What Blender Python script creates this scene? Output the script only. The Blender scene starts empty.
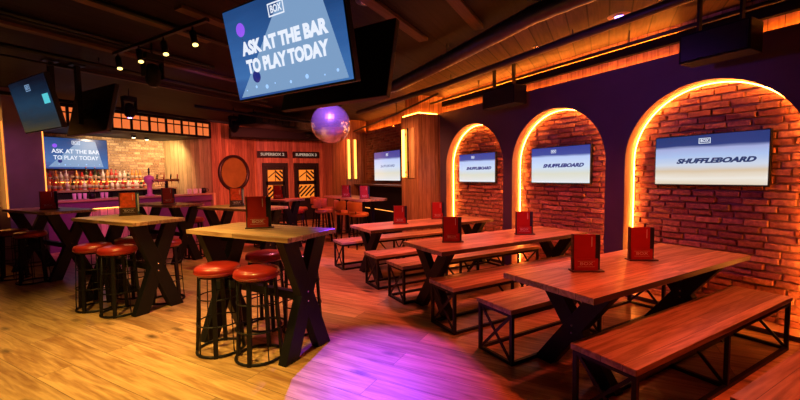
import bpy, bmesh, math, random
from mathutils import Vector, Matrix, Euler
random.seed(7)
R = math.radians
PI = math.pi
scene = bpy.context.scene
COL = scene.collection

# ------------------------------------------------------------------ camera
H = 1.55
Pt, Ro, Ya = R(-3.69), R(-0.8), R(29.7)
cp, sp = math.cos(Pt), math.sin(Pt)
f0, r0, u0 = Vector((0, cp, sp)), Vector((1, 0, 0)), Vector((0, -sp, cp))
c, s = math.cos(Ro), math.sin(Ro)
r1, u1 = c * r0 + s * u0, -s * r0 + c * u0
Z = Matrix.Rotation(-Ya, 3, 'Z')
rr, uu, ff = Z @ r1, Z @ u1, Z @ f0
cd = bpy.data.cameras.new('camera')
cd.sensor_width = 36
cd.lens = 382.9 / 800 * 36
cd.clip_start = 0.05
cam = bpy.data.objects.new('camera', cd)
COL.objects.link(cam)
M = Matrix((( rr.x, uu.x, -ff.x, 0), (rr.y, uu.y, -ff.y, 0), (rr.z, uu.z, -ff.z, H), (0, 0, 0, 1)))
cam.matrix_world = M
scene.camera = cam

# ------------------------------------------------------------------ world, exposure, lights
w = bpy.data.worlds.new('world')
scene.world = w
w.use_nodes = True
w.node_tree.nodes['Background'].inputs[0].default_value = (0.02, 0.01, 0.03, 1)
w.node_tree.nodes['Background'].inputs[1].default_value = 0.3
vs = scene.view_settings
vs.view_transform = 'Standard'
vs.look = 'None'
vs.gamma = 1
vs.use_curve_mapping = False
vs.exposure = 0.0
scene.cycles.max_bounces = 6
scene.cycles.diffuse_bounces = 3
scene.cycles.glossy_bounces = 3
scene.cycles.use_denoising = True
scene.cycles.sample_clamp_indirect = 4
scene.cycles.sample_clamp_direct = 30

AMBER = (1.0, 0.50, 0.11)
YEL = (1.0, 0.60, 0.13)
ORG = (1.0, 0.27, 0.035)
RED = (1.0, 0.07, 0.03)
PUR = (0.42, 0.10, 1.0)
MAG = (1.0, 0.10, 0.45)

def spot(name, loc, tgt, power, col, angle=60, blend=0.6, size=0.05):
    l = bpy.data.lights.new(name, 'SPOT')
    l.energy = power; l.color = col; l.spot_size = R(angle); l.spot_blend = blend; l.shadow_soft_size = size
    o = bpy.data.objects.new(name, l)
    o.location = loc
    o.rotation_euler = (Vector(tgt) - Vector(loc)).to_track_quat('-Z', 'Y').to_euler()
    COL.objects.link(o)
    return o

def area(name, loc, tgt, power, col, sx, sy):
    l = bpy.data.lights.new(name, 'AREA')
    l.energy = power; l.color = col; l.shape = 'RECTANGLE'; l.size = sx; l.size_y = sy
    o = bpy.data.objects.new(name, l)
    o.location = loc
    o.rotation_euler = (Vector(tgt) - Vector(loc)).to_track_quat('-Z', 'Y').to_euler()
    COL.objects.link(o)
    return o

LIGHTS = [
    # warm downlights over the standing tables
    ('downlight_amber', (-1.1, 3.6, 3.1), (-0.9, 3.9, 0), 430, YEL, 90, 0.9, 0.06),
    ('downlight_amber', (-0.2, 2.4, 3.1), (-0.35, 2.9, 0), 300, YEL, 75, 0.9, 0.06),
    ('downlight_amber', (0.15, 4.9, 3.1), (0.25, 4.0, 0), 150, YEL, 60, 0.9, 0.06),
    ('downlight_amber', (-0.9, 5.6, 3.1), (-0.7, 5.8, 0), 160, YEL, 65, 0.9, 0.06),
    ('downlight_amber', (0.7, 6.6, 3.1), (0.8, 6.9, 0), 110, YEL, 70, 0.9, 0.06),
    # red wash over the booths
    ('wash_red', (3.0, 0.9, 3.1), (3.3, 1.2, 0), 310, (1.0, 0.10, 0.035), 100, 0.9, 0.1),
    ('wash_red', (3.1, 3.1, 3.1), (3.3, 3.4, 0), 330, (1.0, 0.10, 0.06), 105, 0.9, 0.1),
    ('wash_red', (3.2, 5.2, 3.1), (3.4, 5.2, 0), 300, (1.0, 0.14, 0.08), 110, 0.9, 0.1),
    # magenta wash over the middle of the floor
    ('wash_magenta', (1.6, 5.6, 3.1), (1.6, 5.4, 0), 260, (1.0, 0.22, 0.34), 95, 0.9, 0.08),
    ('wash_magenta', (2.2, 8.8, 3.1), (2.2, 9.0, 0), 260, (1.0, 0.12, 0.12), 120, 0.9, 0.1),
    # violet stage beams
    ('stage_violet', (2.45, 5.15, 3.1), (1.26, 2.64, 0), 2900, (0.17, 0.03, 1.0), 25, 1.0, 0.02),
    ('stage_violet', (1.2, 3.6, 3.1), (1.73, 4.83, 2.23), 330, (0.50, 0.16, 1.0), 34, 0.5, 0.03),
    ('stage_violet', (0.2, 6.4, 2.7), (0.6, 8.0, 3.3), 14, PUR, 120, 0.9, 0.05),
    ('stage_violet', (2.4, 2.6, 2.6), (4.8, 3.2, 1.8), 32, PUR, 120, 0.9, 0.05),
    ('stage_violet', (-1.6, 7.6, 3.0), (-2.4, 9.4, 1.4), 60, (0.9, 0.22, 0.7), 60, 0.9, 0.05),
    ('stage_violet', (-0.6, 9.2, 3.0), (-1.2, 11.4, 0.7), 260, (1.0, 0.12, 0.42), 80, 0.9, 0.05),
    # bar lights
    ('bar_light', (-1.3, 12.3, 2.65), (-1.6, 13.3, 1.6), 105, (1.0, 0.72, 0.40), 140, 0.9, 0.06),
    ('bar_light', (-0.35, 13.1, 2.65), (-0.5, 13.9, 1.9), 110, (1.0, 0.66, 0.30), 140, 0.9, 0.06),
    # red light on the back timber wall
    ('wash_red', (1.8, 9.2, 2.6), (2.5, 13.6, 1.4), 760, (1.0, 0.13, 0.10), 75, 0.9, 0.1),
    ('wash_red', (1.0, 10.0, 3.0), (1.2, 12.9, 1.5), 200, (1.0, 0.18, 0.12), 90, 0.9, 0.1),
    ('wash_red', (3.2, 9.6, 3.0), (3.7, 12.5, 1.6), 260, (1.0, 0.22, 0.07), 110, 0.9, 0.1),
    ('wash_orange', (2.9, 6.4, 3.0), (4.2, 7.0, 1.2), 230, (1.0, 0.28, 0.10), 90, 0.9, 0.1),
]
for a in LIGHTS:
    spot(*a)

# ------------------------------------------------------------------ materials
MAT = {}
def nodemat(name):
    m = bpy.data.materials.new(name); m.use_nodes = True
    nt = m.node_tree; b = nt.nodes['Principled BSDF']
    MAT[name] = m
    return m, nt, b

def plain(name, col, rough=0.5, metal=0.0, noise=0.12, coat=0.0, bump=0.0, nscale=12, spec=0.5):
    
    m, nt, b = nodemat(name)
    b.inputs['Roughness'].default_value = rough
    b.inputs['Metallic'].default_value = metal
    b.inputs['Specular IOR Level'].default_value = spec
    b.inputs['Coat Weight'].default_value = coat
    tc = nt.nodes.new('ShaderNodeTexCoord'); n = nt.nodes.new('ShaderNodeTexNoise')
    n.inputs['Scale'].default_value = nscale; n.inputs['Detail'].default_value = 4
    nt.links.new(tc.outputs['Object'], n.inputs['Vector'])
    r = nt.nodes.new('ShaderNodeValToRGB')
    r.color_ramp.elements[0].position = 0.3; r.color_ramp.elements[1].position = 0.7
    r.color_ramp.elements[0].color = (*[x * (1 - noise) for x in col], 1)
    r.color_ramp.elements[1].color = (*[min(1, x * (1 + noise)) for x in col], 1)
    nt.links.new(n.outputs['Fac'], r.inputs['Fac']); nt.links.new(r.outputs['Color'], b.inputs['Base Color'])
    if bump:
        bp = nt.nodes.new('ShaderNodeBump'); bp.inputs['Strength'].default_value = bump; bp.inputs['Distance'].default_value = 0.01
        nt.links.new(n.outputs['Fac'], bp.inputs['Height']); nt.links.new(bp.outputs['Normal'], b.inputs['Normal'])
    return m

def emit(name, col, strength, base=(0.02, 0.02, 0.02)):
    m, nt, b = nodemat(name)
    b.inputs['Base Color'].default_value = (*base, 1)
    b.inputs['Emission Color'].default_value = (*col, 1)
    b.inputs['Emission Strength'].default_value = strength
    return m

def wood(name, dark, light, axis='X', plank=0.0, length=2.0, rough=0.4, rot=0.0, gap=0.004, knots=False, coat=0.0, grain=1.0, spec=0.5):
    """planks of timber: grain along the axis, optional board joints"""
    m, nt, b = nodemat(name)
    N = nt.nodes.new; L = nt.links.new
    tc = N('ShaderNodeTexCoord'); mp = N('ShaderNodeMapping')
    rots = {'X': (0, 0, rot), 'Y': (0, 0, rot + PI / 2), 'Z': (0, PI / 2, 0)}
    mp.inputs['Rotation'].default_value = rots[axis]
    L(tc.outputs['Object'], mp.inputs['Vector'])
    vec = mp.outputs['Vector']
    if axis == 'Z':   # put both horizontal axes on the board width
        sx = N('ShaderNodeSeparateXYZ'); L(tc.outputs['Object'], sx.inputs[0])
        ad = N('ShaderNodeMath'); ad.operation = 'ADD'; L(sx.outputs['X'], ad.inputs[0]); L(sx.outputs['Y'], ad.inputs[1])
        cb = N('ShaderNodeCombineXYZ'); L(sx.outputs['Z'], cb.inputs['X']); L(ad.outputs[0], cb.inputs['Y'])
        vec = cb.outputs[0]
    st = N('ShaderNodeVectorMath'); st.operation = 'MULTIPLY'; L(vec, st.inputs[0]); st.inputs[1].default_value = (1.3, 16, 16)
    off = None
    if plank:
        br = N('ShaderNodeTexBrick'); L(vec, br.inputs['Vector'])
        br.inputs['Scale'].default_value = 1; br.inputs['Brick Width'].default_value = length; br.inputs['Row Height'].default_value = plank
        br.inputs['Mortar Size'].default_value = gap; br.inputs['Mortar Smooth'].default_value = 0.2
        br.inputs['Color1'].default_value = (0, 0, 0, 1); br.inputs['Color2'].default_value = (1, 1, 1, 1); br.inputs['Mortar'].default_value = (0.5, 0.5, 0.5, 1)
        br.offset = 0.37
        ml = N('ShaderNodeVectorMath'); ml.operation = 'SCALE'; L(br.outputs['Color'], ml.inputs[0]); ml.inputs['Scale'].default_value = 37
        ad2 = N('ShaderNodeVectorMath'); ad2.operation = 'ADD'; L(st.outputs[0], ad2.inputs[0]); L(ml.outputs[0], ad2.inputs[1])
        src = ad2.outputs[0]
    else:
        src = st.outputs[0]
    n = N('ShaderNodeTexNoise'); n.inputs['Scale'].default_value = 1.0; n.inputs['Detail'].default_value = 6; n.inputs['Distortion'].default_value = 1.2
    L(src, n.inputs['Vector'])
    n2 = N('ShaderNodeTexNoise'); n2.inputs['Scale'].default_value = 4.5; n2.inputs['Detail'].default_value = 3
    L(src, n2.inputs['Vector'])
    mx = N('ShaderNodeMath'); mx.operation = 'MULTIPLY_ADD'; L(n2.outputs['Fac'], mx.inputs[0]); mx.inputs[1].default_value = 0.35; L(n.outputs['Fac'], mx.inputs[2])
    rp = N('ShaderNodeValToRGB'); L(mx.outputs[0], rp.inputs['Fac'])
    rp.color_ramp.elements[0].position = 0.67 - 0.2 / grain; rp.color_ramp.elements[1].position = 0.67 + 0.2 / grain
    rp.color_ramp.elements[0].color = (*dark, 1); rp.color_ramp.elements[1].color = (*light, 1)
    col = rp.outputs['Color']
    if plank:
        hs = N('ShaderNodeHueSaturation'); L(col, hs.inputs['Color'])
        mr = N('ShaderNodeMapRange'); L(br.outputs['Color'], mr.inputs['Value']); mr.inputs['To Min'].default_value = 0.72; mr.inputs['To Max'].default_value = 1.22
        L(mr.outputs[0], hs.inputs['Value']); col = hs.outputs['Color']
    if knots:
        vo = N('ShaderNodeTexVoronoi'); vo.inputs['Scale'].default_value = 1.0
        kv = N('ShaderNodeVectorMath'); kv.operation = 'MULTIPLY'; L(vec, kv.inputs[0]); kv.inputs[1].default_value = (1.8, 4.6, 1); L(kv.outputs[0], vo.inputs['Vector'])
        nz = N('ShaderNodeTexNoise'); nz.inputs['Scale'].default_value = 30; L(vec, nz.inputs['Vector'])
        s2 = N('ShaderNodeMath'); s2.operation = 'MULTIPLY_ADD'; L(nz.outputs['Fac'], s2.inputs[0]); s2.inputs[1].default_value = 0.10; L(vo.outputs['Distance'], s2.inputs[2])
        kr = N('ShaderNodeMapRange'); L(s2.outputs[0], kr.inputs['Value']); kr.inputs['From Min'].default_value = 0.10; kr.inputs['From Max'].default_value = 0.27
        kr.inputs['To Min'].default_value = 0.22; kr.inputs['To Max'].default_value = 1
        mk = N('ShaderNodeMix'); mk.data_type = 'RGBA'; mk.blend_type = 'MULTIPLY'; mk.inputs['Factor'].default_value = 1
        L(col, mk.inputs['A']); L(kr.outputs[0], mk.inputs['B']); col = mk.outputs['Result']
    if plank:
        mm = N('ShaderNodeMix'); mm.data_type = 'RGBA'; L(br.outputs['Fac'], mm.inputs['Factor']); L(col, mm.inputs['A'])
        mm.inputs['B'].default_value = (*[x * 0.25 for x in dark], 1); col = mm.outputs['Result']
    L(col, b.inputs['Base Color'])
    b.inputs['Roughness'].default_value = rough; b.inputs['Coat Weight'].default_value = coat; b.inputs['Specular IOR Level'].default_value = spec
    bp = N('ShaderNodeBump'); bp.inputs['Strength'].default_value = 0.15; bp.inputs['Distance'].default_value = 0.004
    L(mx.outputs[0], bp.inputs['Height']); L(bp.outputs['Normal'], b.inputs['Normal'])
    return m

def brickmat(name, c1, c2, rough=0.85):
    m, nt, b = nodemat(name)
    N = nt.nodes.new; L = nt.links.new
    g = N('ShaderNodeNewGeometry'); rp = N('ShaderNodeValToRGB'); L(g.outputs['Random Per Island'], rp.inputs['Fac'])
    rp.color_ramp.elements[0].color = (*c1, 1); rp.color_ramp.elements[1].color = (*c2, 1)
    e = rp.color_ramp.elements.new(0.5); e.color = (*[(a + bb) / 2 * 0.8 for a, bb in zip(c1, c2)], 1)
    tc = N('ShaderNodeTexCoord'); n = N('ShaderNodeTexNoise'); n.inputs['Scale'].default_value = 28; n.inputs['Detail'].default_value = 5
    L(tc.outputs['Object'], n.inputs['Vector'])
    mx = N('ShaderNodeMix'); mx.data_type = 'RGBA'; mx.blend_type = 'MULTIPLY'; mx.inputs['Factor'].default_value = 0.8
    mr = N('ShaderNodeMapRange'); L(n.outputs['Fac'], mr.inputs['Value']); mr.inputs['From Min'].default_value = 0.3; mr.inputs['From Max'].default_value = 0.65; mr.inputs['To Min'].default_value = 0.45; mr.inputs['To Max'].default_value = 1.15
    L(rp.outputs['Color'], mx.inputs['A']); L(mr.outputs[0], mx.inputs['B']); L(mx.outputs['Result'], b.inputs['Base Color'])
    bp = N('ShaderNodeBump'); bp.inputs['Strength'].default_value = 0.8; bp.inputs['Distance'].default_value = 0.012
    L(n.outputs['Fac'], bp.inputs['Height']); L(bp.outputs['Normal'], b.inputs['Normal'])
    b.inputs['Roughness'].default_value = rough
    return m

wood('oak_top', (0.33, 0.17, 0.08), (0.66, 0.42, 0.23), 'X', grain=1.4, plank=0.13, length=6, rough=0.38, gap=0.0015)
wood('oak_top_y', (0.33, 0.17, 0.08), (0.66, 0.42, 0.23), 'Y', grain=1.4, plank=0.13, length=6, rough=0.38, gap=0.0015)
wood('floor_oak', (0.34, 0.17, 0.06), (0.68, 0.43, 0.19), 'X', plank=0.24, length=2.4, grain=1.15, rough=0.33, rot=R(-122), gap=0.002, knots=True)
wood('ceiling_board', (0.008, 0.005, 0.004), (0.022, 0.014, 0.011), 'X', spec=0.08, plank=0.62, length=9, rough=0.6, rot=-R(32), gap=0.012)
wood('ceiling_side_lit', (0.04, 0.023, 0.015), (0.085, 0.05, 0.03), 'X', spec=0.15, plank=0.2, length=9, rough=0.6, rot=-R(32), gap=0.008)  # same ceiling boards in a lighter tone, cove glow put into the colour
wood('batten', (0.06, 0.034, 0.016), (0.12, 0.065, 0.035), 'X', spec=0.15, rough=0.6)
wood('timber_wall', (0.24, 0.10, 0.05), (0.50, 0.26, 0.13), 'Z', plank=0.12, length=9, rough=0.5, gap=0.003)
wood('timber_pillar', (0.26, 0.11, 0.05), (0.56, 0.30, 0.15), 'Z', plank=0.11, length=9, rough=0.5, gap=0.003)
wood('timber_pale', (0.42, 0.28, 0.13), (0.70, 0.52, 0.28), 'Z', plank=0.14, length=9, rough=0.5, gap=0.003)
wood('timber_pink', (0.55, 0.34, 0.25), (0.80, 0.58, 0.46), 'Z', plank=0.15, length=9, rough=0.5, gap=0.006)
plain('black_steel', (0.006, 0.006, 0.007), 0.45, spec=0.3)
plain('black_timber', (0.005, 0.005, 0.006), 0.55, 0.0, bump=0.2, spec=0.3)
plain('black_matt', (0.005, 0.005, 0.006), 0.75, spec=0.2)
plain('black_plastic', (0.007, 0.007, 0.008), 0.35, spec=0.4)
plain('dark_pipe', (0.015, 0.014, 0.02), 0.4, 0.2)
plain('duct_metal', (0.05, 0.047, 0.06), 0.32, 0.8)
plain('indigo_paint', (0.065, 0.045, 0.10), 0.6, noise=0.1, nscale=3)
plain('reveal_paint', (0.50, 0.30, 0.17), 0.55, noise=0.05)
plain('mortar', (0.34, 0.22, 0.17), 0.95, bump=0.5, nscale=30)
plain('red_leather', (0.36, 0.02, 0.015), 0.32, noise=0.1, coat=0.3, bump=0.05)
plain('orange_leather', (0.62, 0.20, 0.05), 0.35, noise=0.1, coat=0.2)
plain('purple_panel', (0.16, 0.045, 0.16), 0.45, noise=0.08)
plain('column_paint', (0.20, 0.13, 0.18), 0.4, noise=0.2, nscale=2)
plain('dark_room', (0.03, 0.02, 0.022), 0.8)
plain('bar_surface', (0.42, 0.26, 0.15), 0.35)
plain('menu_red', (0.42, 0.016, 0.016), 0.4, noise=0.06)
plain('menu_orange', (0.85, 0.10, 0.03), 0.4, noise=0.35, nscale=22)
plain('menu_blue', (0.05, 0.16, 0.24), 0.4, noise=0.4, nscale=14)
plain('menu_navy', (0.02, 0.03, 0.055), 0.4, noise=0.3, nscale=14)
plain('menu_holder', (0.07, 0.035, 0.03), 0.45)
plain('print_white', (0.75, 0.72, 0.70), 0.5)
plain('chrome', (0.75, 0.72, 0.74), 0.15, 1.0)
plain('brass', (0.55, 0.30, 0.13), 0.3, 0.9)
plain('tap_pink', (0.62, 0.30, 0.42), 0.35)
plain('frame_timber', (0.02, 0.01, 0.01), 0.4)
plain('porthole_disc', (0.24, 0.15, 0.03), 0.35, noise=0.2, nscale=3)
plain('mirror_tile', (0.80, 0.72, 0.95), 0.24, 0.8, noise=0.05)
plain('bottle_red', (0.55, 0.03, 0.02), 0.15, noise=0.1)
plain('bottle_amber', (0.75, 0.28, 0.05), 0.15, noise=0.1)
plain('bottle_clear', (0.80, 0.70, 0.62), 0.12, noise=0.1)
plain('bottle_dark', (0.04, 0.05, 0.02), 0.12, noise=0.1)
plain('paper_label', (0.50, 0.38, 0.26), 0.6)
plain('glassware', (0.75, 0.72, 0.72), 0.1, noise=0.05)
emit('led_orange', (1.0, 0.26, 0.035), 90)
emit('led_cove', (1.0, 0.22, 0.02), 60)
emit('led_added_upper', (1.0, 0.24, 0.02), 170)  # for the strip added to brighten the ceiling edge
emit('led_slot', (1.0, 0.24, 0.03), 1.6)
emit('led_yellow', (1.0, 0.36, 0.06), 9)
emit('led_amber', (1.0, 0.34, 0.05), 4)
emit('led_soft', (1.0, 0.30, 0.05), 2.6)
emit('lamp_white', (1.0, 0.70, 0.17), 4)
emit('lamp_violet', (0.35, 0.2, 1.0), 12)
emit('lamp_bar', (1.0, 0.8, 0.5), 12)
emit('window_glow', (1.0, 0.20, 0.045), 0.9)
emit('door_glow', (1.0, 0.24, 0.02), 1.0)
emit('screen_text', (0.82, 0.88, 1.0), 1.0)
emit('screen_lane', (0.20, 0.34, 0.56), 1.0)
emit('screen_dark', (0.02, 0.04, 0.13), 1.0)
emit('screen_cyan', (0.1, 0.65, 0.75), 0.9)
emit('screen_puck', (0.02, 0.03, 0.25), 0.8)
emit('sign_text', (1.0, 0.75, 0.55), 0.45)
brickmat('brick_arch', (0.34, 0.12, 0.075), (0.66, 0.32, 0.20))
brickmat('brick_bar', (0.42, 0.24, 0.12), (0.80, 0.55, 0.32))
brickmat('brick_alcove', (0.22, 0.07, 0.06), (0.45, 0.16, 0.11))

def screen_mat(name, stops, strength=1.0, diag=0.0, noise=0.1, scale=3.0):
    """a lit picture: colour bands over the height of the panel"""
    m, nt, b = nodemat(name)
    N = nt.nodes.new; L = nt.links.new
    tc = N('ShaderNodeTexCoord'); sx = N('ShaderNodeSeparateXYZ'); L(tc.outputs['Generated'], sx.inputs[0])
    n = N('ShaderNodeTexNoise'); n.inputs['Scale'].default_value = scale; n.inputs['Detail'].default_value = 3
    st = N('ShaderNodeVectorMath'); st.operation = 'MULTIPLY'; L(tc.outputs['Generated'], st.inputs[0]); st.inputs[1].default_value = (0.5, 1, 2.5); L(st.outputs[0], n.inputs['Vector'])
    a1 = N('ShaderNodeMath'); a1.operation = 'MULTIPLY_ADD'; L(sx.outputs['X'], a1.inputs[0]); a1.inputs[1].default_value = diag; L(sx.outputs['Z'], a1.inputs[2])
    a2 = N('ShaderNodeMath'); a2.operation = 'MULTIPLY_ADD'; L(n.outputs['Fac'], a2.inputs[0]); a2.inputs[1].default_value = noise; L(a1.outputs[0], a2.inputs[2])
    a3 = N('ShaderNodeMath'); a3.operation = 'SUBTRACT'; L(a2.outputs[0], a3.inputs[0]); a3.inputs[1].default_value = noise / 2
    rp = N('ShaderNodeValToRGB'); L(a3.outputs[0], rp.inputs['Fac'])
    els = rp.color_ramp.elements
    els[0].position = stops[0][0]; els[0].color = (*stops[0][1], 1)
    els[1].position = stops[-1][0]; els[1].color = (*stops[-1][1], 1)
    for p, cc in stops[1:-1]:
        e = els.new(p); e.color = (*cc, 1)
    b.inputs['Base Color'].default_value = (0.01, 0.01, 0.01, 1); b.inputs['Roughness'].default_value = 0.25
    L(rp.outputs['Color'], b.inputs['Emission Color']); b.inputs['Emission Strength'].default_value = strength
screen_mat('screen_game', [(0.0, (0.75, 0.62, 0.45)), (0.12, (0.85, 0.80, 0.72)), (0.28, (0.70, 0.55, 0.38)), (0.40, (0.62, 0.68, 0.80)), (0.58, (0.42, 0.55, 0.85)), (0.74, (0.38, 0.42, 0.72)), (0.80, (0.03, 0.05, 0.20)), (1.0, (0.02, 0.04, 0.16))], 1.0)
screen_mat('screen_game_pale', [(0.0, (0.80, 0.82, 0.85)), (0.25, (0.72, 0.72, 0.60)), (0.45, (0.62, 0.74, 0.92)), (0.72, (0.50, 0.62, 0.95)), (0.79, (0.06, 0.08, 0.34)), (1.0, (0.04, 0.05, 0.30))], 1.0)
screen_mat('screen_blue', [(0.0, (0.02, 0.06, 0.25)), (0.25, (0.05, 0.16, 0.42)), (0.6, (0.03, 0.11, 0.33)), (1.0, (0.015, 0.06, 0.20))], 1.0, 0.2, 0.35)
screen_mat('screen_dim', [(0.0, (0.10, 0.075, 0.03)), (0.25, (0.03, 0.045, 0.06)), (0.55, (0.02, 0.06, 0.12)), (0.8, (0.01, 0.03, 0.07)), (1.0, (0.006, 0.008, 0.02))], 0.7, 0.1, 0.3)

# ------------------------------------------------------------------ mesh helpers
class MB:
    def __init__(self):
        self.v = []; self.f = []; self.smooth = []
    def add(self, vs, fs, sm=False):
        k = len(self.v)
        self.v += [tuple(x) for x in vs]
        self.f += [tuple(k + i for i in q) for q in fs]
        self.smooth += [sm] * len(fs)
        return self
    def box(self, x0, x1, y0, y1, z0, z1):
        x0, x1 = sorted((x0, x1)); y0, y1 = sorted((y0, y1)); z0, z1 = sorted((z0, z1))
        vs = [(x0, y0, z0), (x1, y0, z0), (x1, y1, z0), (x0, y1, z0), (x0, y0, z1), (x1, y0, z1), (x1, y1, z1), (x0, y1, z1)]
        return self.add(vs, [(3, 2, 1, 0), (4, 5, 6, 7), (0, 1, 5, 4), (1, 2, 6, 5), (2, 3, 7, 6), (3, 0, 4, 7)])
    def bar(self, p, q, w, h, side=None):
        """a beam from p to q, w wide along `side`, h the other way"""
        p, q = Vector(p), Vector(q); d = (q - p).normalized()
        side = Vector(side) if side else Vector((0, 0, 1)).cross(d)
        if side.length < 1e-4: side = Vector((1, 0, 0))
        a = (side - d * side.dot(d)).normalized(); b = d.cross(a)
        vs = []
        for c0 in (p, q):
            for i, j in ((-1, -1), (1, -1), (1, 1), (-1, 1)):
                vs.append(c0 + a * i * w / 2 + b * j * h / 2)
        return self.add(vs, [(3, 2, 1, 0), (4, 5, 6, 7), (0, 1, 5, 4), (1, 2, 6, 5), (2, 3, 7, 6), (3, 0, 4, 7)])
    def tube(self, pts, r, n=10, closed=False):
        pts = [Vector(p) for p in pts]; m = len(pts); vs = []; up = None
        for i, p in enumerate(pts):
            if closed: t = pts[(i + 1) % m] - pts[i - 1]
            else: t = pts[min(i + 1, m - 1)] - pts[max(i - 1, 0)]
            t.normalize()
            if up is None: up = t.orthogonal().normalized()
            up = (up - t * up.dot(t)).normalized(); b = t.cross(up)
            for k in range(n):
                a = 2 * PI * k / n
                vs.append(p + up * math.cos(a) * r + b * math.sin(a) * r)
        fs = []
        for i in range(m if closed else m - 1):
            for k in range(n):
                j = (i + 1) % m
                fs.append((i * n + k, i * n + (k + 1) % n, j * n + (k + 1) % n, j * n + k))
        if not closed:
            fs.append(tuple(reversed(range(n)))); fs.append(tuple((m - 1) * n + k for k in range(n)))
        return self.add(vs, fs, True)
    def ring(self, r, z, t, n=32, cx=0, cy=0, seg=8):
        return self.tube([(cx + r * math.cos(2 * PI * k / n), cy + r * math.sin(2 * PI * k / n), z) for k in range(n)], t, seg, True)
    def lathe(self, prof, n=24, cx=0, cy=0):
        vs = []; fs = []
        for r, z in prof:
            for k in range(n):
                a = 2 * PI * k / n
                vs.append((cx + r * math.cos(a), cy + r * math.sin(a), z))
        for i in range(len(prof) - 1):
            for k in range(n):
                fs.append((i * n + k, i * n + (k + 1) % n, (i + 1) * n + (k + 1) % n, (i + 1) * n + k))
        fs.append(tuple(reversed(range(n)))); fs.append(tuple((len(prof) - 1) * n + k for k in range(n)))
        return self.add(vs, fs, True)
    def build(self, name, mat, parent=None, bevel=0.0, seg=2, loc=None, rot=None):
        me = bpy.data.meshes.new(name); me.from_pydata(self.v, [], self.f); me.update()
        for p, sm in zip(me.polygons, self.smooth): p.use_smooth = sm
        me.materials.append(MAT[mat])
        o = bpy.data.objects.new(name, me); COL.objects.link(o)
        if parent: o.parent = parent
        if loc: o.location = loc
        if rot: o.rotation_euler = rot
        if bevel:
            md = o.modifiers.new('bevel', 'BEVEL'); md.width = bevel; md.segments = seg; md.limit_method = 'ANGLE'; md.angle_limit = R(50)
        return o

def tag(o, label, cat, group=None, kind=None):
    o['label'] = label; o['category'] = cat
    if group: o['group'] = group
    if kind: o['kind'] = kind
    return o
def struct(o):
    o['kind'] = 'structure'; return o
def empty(name, loc, rz=0.0, label=None, cat=None, group=None, rot=None):
    o = bpy.data.objects.new(name, None); COL.objects.link(o); o.empty_display_size = 0.1
    o.location = loc; o.rotation_euler = rot if rot else (0, 0, rz)
    if label: tag(o, label, cat, group)
    return o
def copy_tree(o, parent=None):
    c = o.copy(); COL.objects.link(c); c.parent = parent
    for ch in list(o.children): copy_tree(ch, c)
    return c
def place(o, loc, rz, label, cat=None, group=None):
    o.location = loc; o.rotation_euler = (0, 0, rz); o['label'] = label
    if cat: o['category'] = cat
    if group: o['group'] = group
    return o
def text(txt, size, mat, parent, name, loc, rot, extrude=0.001, bold=0.0, width=None, shear=0.0, space=1.0):
    cu = bpy.data.curves.new(name, 'FONT'); cu.body = txt; cu.size = size; cu.extrude = extrude; cu.offset = bold
    cu.align_x = 'CENTER'; cu.align_y = 'CENTER'; cu.resolution_u = 3; cu.shear = shear; cu.space_character = space
    o = bpy.data.objects.new(name, cu); COL.objects.link(o)
    bpy.context.view_layer.update()
    me = bpy.data.meshes.new_from_object(o.evaluated_get(bpy.context.evaluated_depsgraph_get()))
    bpy.data.objects.remove(o); bpy.data.curves.remove(cu)
    me.name = name; me.materials.clear(); me.materials.append(MAT[mat])
    q = bpy.data.objects.new(name, me); COL.objects.link(q); q.parent = parent
    q.location = loc; q.rotation_euler = rot
    if width:
        xs = [v.co.x for v in me.vertices]; k = width / (max(xs) - min(xs))
        for v in me.vertices: v.co.x *= k
    return q

A58 = R(32)                                     # the bar stands at this angle to the arched wall
DV = Vector((math.cos(A58), math.sin(A58), 0)); NV = Vector((-math.sin(A58), math.cos(A58), 0))
P1 = Vector((0.82, 12.71, 0))
def bar_pt(s_, o_, z_): return P1 + DV * s_ + NV * o_ + Vector((0, 0, z_))

# ================================================================== SETTING
CEIL = 3.2
struct(MB().box(-3.6, 5.2, -2.5, 16.0, -0.1, 0).build('floor', 'floor_oak'))
struct(MB().box(-3.6, 5.3, -2.5, 16.0, CEIL, CEIL + 0.1).build('ceiling', 'ceiling_board'))
struct(MB().box(-3.7, -3.6, -2.5, 16.0, 0, CEIL).build('wall_left', 'dark_room'))
struct(MB().box(-3.6, 5.3, -2.6, -2.5, 0, CEIL).build('wall_front', 'dark_room'))
# back timber wall, with door holes filled by the doors
struct(MB().box(2.0, 4.75, 13.6, 13.7, 0, CEIL).build('wall_back', 'timber_wall'))

# arched wall
WX, BX, RAD, SPRING, TOP = 4.75, 5.0, 0.8, 1.69, 2.82
ARCH = [1.93, 3.78, 5.585]
b = MB(); NA = 32
def quad(b, pts): b.add(pts, [(0, 1, 2, 3)])
edges = [-2.5]
for cy_ in ARCH:
    edges += [cy_ - RAD, cy_ + RAD]
edges.append(7.4)
for i in range(0, len(edges), 2):
    quad(b, [(WX, edges[i], 0), (WX, edges[i + 1], 0), (WX, edges[i + 1], TOP), (WX, edges[i], TOP)])
for cy_ in ARCH:
    pr = [(cy_ - RAD * math.cos(PI * k / NA), SPRING + RAD * math.sin(PI * k / NA)) for k in range(NA + 1)]
    for (ya, za), (yb, zb) in zip(pr, pr[1:]):
        quad(b, [(WX, ya, za), (WX, yb, zb), (WX, yb, TOP), (WX, ya, TOP)])
    quad(b, [(WX, cy_ - RAD, 0), (WX, cy_ + RAD, 0), (WX, cy_ + RAD, 0.05), (WX, cy_ - RAD, 0.05)])
quad(b, [(WX, -2.5, TOP), (WX, 7.4, TOP), (5.1, 7.4, TOP), (5.1, -2.5, TOP)])
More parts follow.
